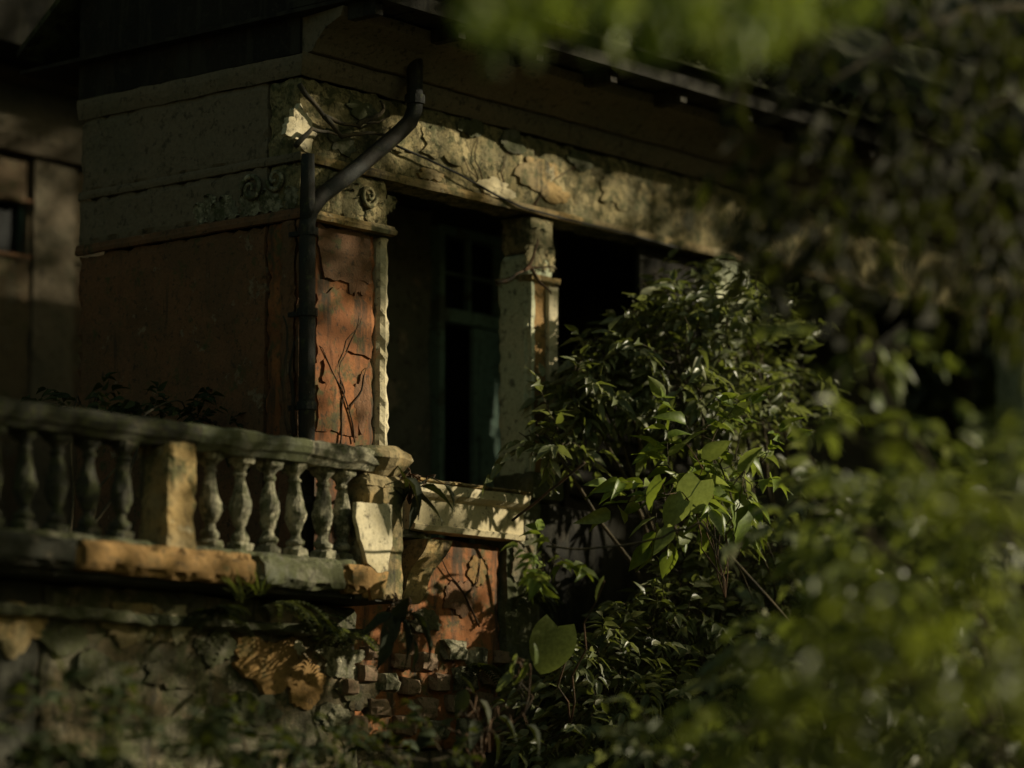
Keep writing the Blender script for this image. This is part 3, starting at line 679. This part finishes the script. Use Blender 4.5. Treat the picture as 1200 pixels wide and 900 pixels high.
# ================================================================== plants
def dp_(px, py, off): return (on_y(px, py, -off)-EYE).dot(FW)
def in_shape(u, v):
    xs_ = [560, 605, 645, 690, 730, 775, 840, 900, 960, 1300]; ys_ = [520, 490, 430, 385, 350, 305, 275, 285, 330, 380]
    if v < np.interp(u, xs_, ys_): return False
    if ((u-705)/75)**2+((v-625)/62)**2 < 1: return False
    return not (u < 660 and 545 < v < 640) and u > 604 - .55*max(0, v-460)
def near(off, cls): return [(a, b, dp_(a, b, off), *r) for a, b, *r in cls]
plant('shrub', (4.6, -1.0, 0), near(.4, [
    (674, 452, 46, 48, 24, .2), (640, 510, 40, 30, 16, .15), (705, 410, 55, 55, 28, .2), (705, 470, 60, 32, 25, .25),
    (775, 350, 50, 46, 24, .25)])+near(.8, [(800, 430, 75, 75, 54, .4), (850, 345, 55, 45, 24, .4), (880, 410, 80, 80, 50, .5),
    (830, 490, 70, 36, 25, .45), (920, 500, 70, 80, 40, .5)])+near(.35, [(760, 450, 70, 60, 21, .2), (870, 460, 90, 100, 36, .3)]),
    'big olive green shrub spreading pointed leaves in front of the second loggia opening', 'shrub', 'leaf', L=.15, W=.06, nleaf=7, slen=.34, ok=in_shape)
plant('shrub', (3.2, -1.1, 0), near(.9, [
    (700, 760, 50, 40, 30, .35), (780, 730, 70, 50, 50, .4), (850, 670, 80, 60, 60, .4), (720, 810, 90, 50, 60, .4),
    (820, 770, 100, 80, 90, .5), (900, 690, 60, 80, 50, .5), (670, 860, 80, 40, 40, .4), (760, 870, 120, 50, 60, .4)]),
    'low mid-green shrub with small leaves under the dark gap beside the sill', 'shrub', 'leaf', L=.12, W=.055, nleaf=8, slen=.3, ok=in_shape)
plant('vine', (4.3, -1.2, 2.0), near(1.5, [(795, 580, 40, 34, 14, .15), (865, 555, 42, 42, 14, .15), (820, 510, 40, 30, 8, .15)]),
    'sunlit climber with fresh yellow green leaves hanging before the black gap', 'vine', 'leaf_sunny', L=.2, W=.105, nleaf=5, slen=.3, stem=.012, shape='oval')
v2 = plant('vine', (4.2, -1.8, 2.2), [(645, 665, 19.9, 32, 34, 10, .2)], 'small cluster of bright pointed leaves on a thin trailing twig by the sill', 'vine', 'leaf_sunny', L=.14, W=.07, nleaf=4, slen=.22, stem=.008, stems=False)
g = MB(); g.tube(bend(at(640, 640, 19.9), at(820, 612, 19.9), -.07, 12, .006), [.007]*13, 5); g.build('branch', M['bark'], v2, smooth=True)
g = MB(); g.tube(bend(at(600, 610, 20.6), at(685, 542, 20.2), .0, 8, .004), .009, 5); g.build('branch', M['vine'], v2, smooth=True)
g = MB(); g.tube([at(820, 612, 19.9), at(900, 700, 19.9), Vector((4.2, -1.8, 2.2))], .009, 5); g.build('branch', M['bark'], v2, smooth=True)
def big_leaf_plant(base, specs, label, mat, name='broadleaf_plant', cat='plant', group=None, stem_r=.006, shape='heart'):
    t = thing(name, base, label, cat, group)
    A = []; g = MB()
    for (px, py, d, L, W, ang, face) in specs:
        p = at(px, py, d); dr = RT*cos(ang)+UP*sin(ang)-FW*.15; nn = -FW*face*.5 + Vector((0, 0, .75)) + rv(.15) + SUN*.45
        st_ = p - dr.normalized()*L*.5
        A.append((*st_, *dr, *nn, L, W))
        g.tube(bend(base, st_, .12, 7, .025), [stem_r*(1.3-.6*i/7) for i in range(8)], 5)
    leaf_objects(A, mat, t, shape); g.build('stem', M['vine'], t, smooth=True); return t
big_leaf_plant(on_y(668, 850, -1.1), [(644, 762, dp_(644, 762, 1.2), .32, .27, -1.9, .9), (700, 690, 19.8, .14, .1, -2.2, .4)], 'climber with one large round green leaf left of the low shrub', 'leaf_sunny', 'vine', 'vine')
big_leaf_plant(at(850, 700, 21), [(812, 583, dp_(812, 583, 1.75), .24, .24, -2.0, .9), (868, 612, dp_(868, 612, 1.7), .28, .24, -1.3, .8), (790, 600, dp_(790, 600, 1.7), .2, .16, -2.3, .6), (845, 585, dp_(845, 585, 1.8), .2, .1, -.1, .3), (765, 578, dp_(765, 578, 1.7), .2, .1, -2.2, .2), (880, 535, dp_(880, 535, 1.8), .2, .1, 1.2, .3), (815, 510, dp_(815, 510, 1.8), .16, .07, .7, .3)], 'climber with broad glowing heart shaped leaves lit by the sun', 'leaf_sunny', 'vine', 'vine', stem_r=.004)
# variegated arrow plant near the round leaf
big_leaf_plant(at(612, 840, 19.6), [(628, 765, 19.5, .12, .05, 1.5, .6), (600, 785, 19.5, .16, .05, -2.0, .6), (612, 790, 19.5, .15, .05, -1.7, .6), (590, 800, 19.5, .14, .06, -2.4, .5)], 'small pale leaved plant standing left of the round green leaf', 'leaf_bright', 'broadleaf_plant', 'plant')
big_leaf_plant(at(560, 900, 19.3), [(540, 825, 19.3, .2, .11, -1.9, .7), (572, 835, 19.2, .19, .11, -1.0, .7), (598, 848, 19.3, .17, .1, -.5, .7), (520, 850, 19.2, .17, .1, -2.6, .6), (556, 862, 19.1, .2, .12, -1.5, .7), (630, 862, 19.1, .18, .11, -.8, .6), (495, 868, 19.1, .18, .1, -2.1, .6), (585, 875, 19.0, .18, .1, -1.2, .6), (536, 880, 19.0, .17, .1, -2.3, .6), (610, 825, 19.4, .15, .08, .4, .6), (550, 800, 19.4, .15, .08, 1.9, .6)], 'dull grey green arum with large drooping leaves at the bottom centre', 'leaf_dull', 'broadleaf_plant', 'plant', shape='oval')
big_leaf_plant(on_y(465, 735, -.35), [(455, 745, 19.6, .3, .14, -1.9, .5), (480, 750, 19.6, .32, .13, -1.2, .5), (500, 735, 19.6, .28, .12, -.7, .5), (440, 730, 19.6, .25, .12, -2.6, .5), (470, 715, 19.6, .22, .12, 1.2, .5), (505, 755, 19.6, .2, .06, -1.0, .4), (450, 765, 19.5, .25, .12, -1.8, .5), (488, 770, 19.5, .22, .1, -1.4, .5)], 'dark arum clump growing from the wall foot just below the white pier', 'leaf_dull', 'broadleaf_plant', 'plant', shape='oval')
big_leaf_plant(on_y(480, 590, -.1), [(470, 590, 20.3, .26, .09, -2.2, .4), (500, 585, 20.3, .3, .08, -.4, .4), (515, 575, 20.3, .25, .07, -.2, .4), (485, 600, 20.3, .24, .08, -1.7, .4), (530, 580, 20.25, .18, .06, -.9, .4), (462, 570, 20.3, .22, .09, 2.2, .4), (495, 565, 20.3, .2, .08, .8, .4), (475, 560, 20.3, .2, .08, 1.6, .4), (450+40, 578, 20.2, .26, .1, -.9, .4)], 'black silhouetted leafy plant rooted between the pier and the sill', 'leaf_dull', 'broadleaf_plant', 'plant', shape='oval')
def blades(base, n, L, label, mat, name='grass_tuft', cat='plant', spread=1.0, wd=.018, droop=.5, parts=True, group=None):
    t = thing(name, base, label, cat, group)
    for i in range(n):
        a = R.uniform(0, 2*pi); el = R.uniform(.4, 1.4); d = Vector((cos(a)*cos(el)*spread, sin(a)*cos(el)*spread, sin(el))).normalized()
        p = Vector(base)+rv(.015); l = L*R.uniform(.6, 1.1); vs = []; side = d.cross(Vector((0, 0, 1))).normalized(); m = 6
        for k in range(m+1):
            w2 = wd*sin(pi*min(1, .15+.85*k/m))*.5+.0005
            vs += [p-side*w2, p+side*w2]; d = (d+Vector((0, 0, -droop/m))).normalized(); p = p+d*l/m
        g = MB(); g.add(vs, [(k*2, k*2+1, k*2+3, k*2+2) for k in range(m)]); g.build('leaf', M[mat], t, smooth=True)
    return t
blades(on_y(283, 700, -.62), 16, .2, 'spiky grass tuft sprouting from the ledge below the balusters', 'leaf', wd=.02)
blades(on_y(305, 695, -.62), 10, .16, 'small pale grass tuft just right of the spiky tuft on the ledge', 'leaf_bright', wd=.018)
def ferns(base, n, L, label, mat):
    t = thing('fern', base, label, 'fern', 'ferns on the base wall')
    for i in range(n):
        a = R.uniform(0, 2*pi); d = Vector((cos(a)*.9, -abs(sin(a))*.6, R.uniform(.1, .6))).normalized(); p = Vector(base); m = 12; leaves = []; pts = [p.copy()]
        for k in range(m):
            d = (d+Vector((0, 0, -.13))).normalized(); p = p+d*L/m; pts.append(p.copy()); side = d.cross(Vector((0, 0, 1))).normalized()
            for sg in (-1, 1): leaves.append((*p, *(side*sg+d*.4), *(Vector((0, 0, 1))+rv(.1)), .09*(1-.75*k/m), .03))
        o = leaf_cloud('frond', leaves, mat, t, kind=None)
    return t
ferns(on_y(255, 720, -.36), 9, .3, 'fern drooping over the base wall left of the ledge grass', 'leaf_dark')
ferns(on_y(320, 712, -.36), 8, .36, 'fern spreading under the ledge grass', 'leaf')
ferns(on_y(360, 730, -.36), 8, .32, 'fern hanging right of the ledge grass', 'leaf_dark')
ferns(on_y(400, 745, -.36), 7, .3, 'fern nearest the dark arum clump', 'leaf')
ferns(on_y(560, 780, -.1), 6, .25, 'fern among the pinkish wall stones', 'leaf_dark')
ferns(on_y(620, 700, -.1), 6, .25, 'fern on the mossy pier base', 'leaf_dark')
# dark bush on the terrace behind the handrail
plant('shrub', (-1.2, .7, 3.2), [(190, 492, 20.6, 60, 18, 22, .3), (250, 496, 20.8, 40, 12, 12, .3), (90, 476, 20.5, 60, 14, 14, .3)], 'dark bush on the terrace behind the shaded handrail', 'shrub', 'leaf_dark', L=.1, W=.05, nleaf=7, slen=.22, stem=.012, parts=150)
# lower left undergrowth
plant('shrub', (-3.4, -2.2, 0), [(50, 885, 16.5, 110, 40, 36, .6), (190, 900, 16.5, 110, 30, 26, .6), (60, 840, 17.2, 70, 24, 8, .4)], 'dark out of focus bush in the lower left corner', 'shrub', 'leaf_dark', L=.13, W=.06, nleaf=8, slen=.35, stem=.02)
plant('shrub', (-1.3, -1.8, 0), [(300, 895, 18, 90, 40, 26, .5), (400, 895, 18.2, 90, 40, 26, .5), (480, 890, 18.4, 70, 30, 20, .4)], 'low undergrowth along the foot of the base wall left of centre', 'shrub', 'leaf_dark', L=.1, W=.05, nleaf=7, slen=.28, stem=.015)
# blurred foreground right
plant('shrub', (-3.6, -8.2, 0), [(1090, 800, 12.2, 150, 90, 34, .8), (940, 880, 12.4, 110, 50, 18, .6), (1170, 640, 12.6, 60, 90, 18, .7), (1180, 880, 11.8, 80, 80, 16, .6)], 'large blurred yellow green bush in the lower right foreground', 'shrub', 'leaf_yellow', L=.15, W=.07, nleaf=6, slen=.34, stem=.02)
plant('shrub', (-.8, -6.8, 0), [(1030, 640, 15.2, 80, 70, 24, .6), (990, 740, 15.6, 80, 70, 24, .6), (1015, 515, 15.4, 46, 26, 8, .4), (1150, 580, 15.2, 70, 50, 18, .6), (1010, 400, 15.8, 60, 24, 7, .4), (890, 850, 16, 80, 50, 20, .6), (1100, 700, 15, 90, 80, 24, .7)], 'blurred bush with bright leaf tips at the right behind the yellow green bush', 'shrub', 'leaf_bright', L=.15, W=.075, nleaf=6, slen=.34, stem=.02)
plant('shrub', (.5, -5.2, 0), [(970, 610, 17.6, 50, 70, 20, .5), (930, 790, 17.4, 90, 80, 36, .6), (800, 890, 17.4, 100, 30, 20, .5), (1100, 650, 17.4, 120, 90, 44, .6), (1120, 800, 17, 110, 110, 44, .6)], 'slightly blurred mid green bush between the sharp shrubs and the foreground', 'shrub', 'leaf', L=.15, W=.065, nleaf=7, slen=.34, stem=.02)

# canopies: trees with crown and trunk
def tree(base, height, label, cat='tree', r=.16, name='tree', group=None, lean=(0, 0)):
    t = thing(name, base, label, cat, group); b = Vector(base)
    g = MB(); top = b+Vector((lean[0], lean[1], height)); P = bend(b, top, 0, 9, .06); g.tube(P, [r*(1.25-.8*i/9) for i in range(10)], 10); g.build('trunk', M['bark'], t, smooth=True)
    return t, top
# hanging branches at the top
T1, top1 = tree((-1.6, -10.2, 0), 6.6, 'tree right of the camera whose blurred branches hang into the top of the view', r=.2, name='tree', lean=(-.4, .6))
def hanging(parent, top, cl, mat, L, W, nleaf=7, slen=.4, parts=300):
    tw = MB(); br = MB(); leaves = []
    for (px, py, d, rx, ry, ns, rz) in cl:
        c = at(px, py, d); k = F/d
        br.tube(bend(top, c+Vector((0, 0, ry/k+.15)), .35, 8, .05), [.05*(1-.1*i) for i in range(9)], 6)
        for _ in range(ns):
            p = c+RT*R.uniform(-rx, rx)/k+UP*R.uniform(-ry, ry)/k+FW*R.uniform(-rz, rz)
            sprig(tw, leaves, p, Vector((0, 0, -.9))+rv(.35), slen*R.uniform(.6, 1.2), nleaf, L, W, jit=.5)
    br.build('branch', M['bark'], parent, smooth=True); o = tw.build('twig', M['bark'], parent); o['kind'] = 'stuff'
    A = np.array(leaves); i = NR.permutation(len(A)); leaf_objects(A[i[:parts]], mat, parent)
    if len(A) > parts: leaf_cloud('crown', A[i[parts:]], mat, parent, (T_MID, F_MID))
hanging(T1, top1, [(600, -42, 11.4, 40, 22, 12, .4), (700, -50, 11.6, 70, 22, 12, .4), (805, -40, 11.2, 50, 25, 12, .4), (895, -30, 11.6, 40, 30, 10, .4), (960, -60, 11.4, 80, 30, 8, .4)], 'leaf_sunny', .12, .055, slen=.26)
# dim tree over the right half
T2, top2 = tree((2.2, -7.6, 0), 6.8, 'dim brown green tree screening the right end of the house', r=.14, lean=(.2, .3))
hanging(T2, top2, [(960, 180, 15.2, 90, 120, 26, .6), (1080, 120, 15, 120, 120, 38, .7), (1160, 280, 15.2, 70, 70, 14, .7), (1020, 290, 15.4, 80, 40, 10, .5), (880, 240, 15.6, 50, 50, 12, .4), (1040, 10, 15, 170, 60, 30, .6)], 'leaf_brown', .14, .065, slen=.4)
# unseen canopy added on the sun side, its openings cut to light chosen spots
T3, top3 = tree((17, -9.0, 0), 9.5, 'unseen tree added to the right beyond the picture, crown shaped to shade the house', r=.35)
LIT = [(350, 150, 26, 26), (420, 240, 45, 20), (420, 440, 62, 100), (540, 180, 90, 40), (640, 215, 80, 40), (715, 235, 28, 24), (625, 370, 42, 130), (440, 630, 26, 80), (565, 605, 48, 34), (540, 690, 65, 50),
       (800, 570, 60, 45), (650, 660, 40, 40), (180, 650, 90, 20), (200, 585, 20, 60), (330, 790, 50, 40), (170, 725, 60, 25), (345, 600, 60, 60), (860, 540, 50, 50), (700, 450, 80, 60), (640, 765, 30, 30), (780, 720, 90, 50), (850, 330, 60, 40), (525, 790, 50, 30), (390, 530, 70, 16)]
def onp(a, b, y):
    p = on_y(a, b, y); return p - SUN*((p.y+.2)/SUN.y)
lit = [(onp(a, b, 0).x, onp(a, b, 0).z, rx/(184*.64), ry/184) for a, b, rx, ry in LIT]
lit += [(onp(a, b, -.8).x, onp(a, b, -.8).z, rx/(184*.64), ry/184) for a, b, rx, ry in ((800, 575, 70, 55), (850, 560, 60, 60), (700, 440, 110, 70), (640, 500, 60, 60), (860, 540, 60, 50), (860, 320, 60, 40), (800, 350, 60, 50), (780, 720, 100, 60), (880, 440, 70, 60), (640, 770, 40, 40), (800, 480, 60, 40))]
lit += [(onp(a, b, -1.6).x, onp(a, b, -1.6).z, rx/(184*.64), ry/184) for a, b, rx, ry in ((810, 580, 70, 50), (865, 560, 60, 60))]
lit += [(onp(a, b, -.55).x, onp(a, b, -.55).z, rx/(184*.64), ry/184) for a, b, rx, ry in ((435, 640, 36, 90), (345, 600, 75, 60), (195, 590, 26, 70), (180, 650, 100, 24), (450, 540, 40, 20))]
cl = []
for i in range(21000):
    x = NR.uniform(-5, 9.5); z = NR.uniform(2.2, 7.9)
    if i > 15000: x = NR.uniform(3.0, 9.5); z = NR.uniform(7.5, 12.3)
    q = min(((x-a)/(c+.0))**2+((z-b)/(d_+.0))**2 for a, b, c, d_ in lit)
    if q < 1.25 and NR.rand() > (.05 if q < .9 else .25): continue
    t_ = NR.uniform(11, 15)
    p = Vector((x, -.2, z))+SUN*t_
    cl.append((*p, *NR.normal(size=3), *(np.array(SUN)+NR.normal(size=3)*.6), NR.uniform(.14, .24), NR.uniform(.08, .12)))
leaf_cloud('crown', cl, 'leaf_dark', T3)
g = MB()
for i in range(16):
    q = Vector((NR.uniform(-4, 9), -.2, NR.uniform(3, 7.5)))+SUN*14.5
    g.tube(bend(top3, q, .4, 8, .1), [.06*(1-.1*k) for k in range(9)], 6)
g.build('branch', M['bark'], T3, smooth=True)
# background trees on the slope behind
for i, (x, y, h) in enumerate(((12.5, 3, 9), (14, 9, 11), (9, 12, 10), (3, 12.5, 10), (17, -1, 10), (-4, 13, 9))):
    t, top = tree((x, y, gz(x, y)), h, ['broad dark tree standing just beyond the right end of the house', 'tall tree on the slope behind the house at right', 'dark tree on the slope behind the middle of the house', 'dark tree on the slope behind the rear wing', 'outermost dark tree right of the house', 'dark tree behind the left end of the rear wing'][i], r=.22)
    A = []
    for k in range(2600):
        d_ = NR.normal(size=3); d_ /= np.linalg.norm(d_); rr = NR.rand()**.4
        p = np.array(top)-np.array((0, 0, 2.2))+d_*rr*np.array((2.6, 2.6, 3.2))*(1+.3*math.sin(k % 7))
        A.append((*p, *NR.normal(size=3), *(NR.normal(size=3)+np.array((0, 0, 1))), .32, .17))
    leaf_cloud('crown', A, 'leaf_dark', t)
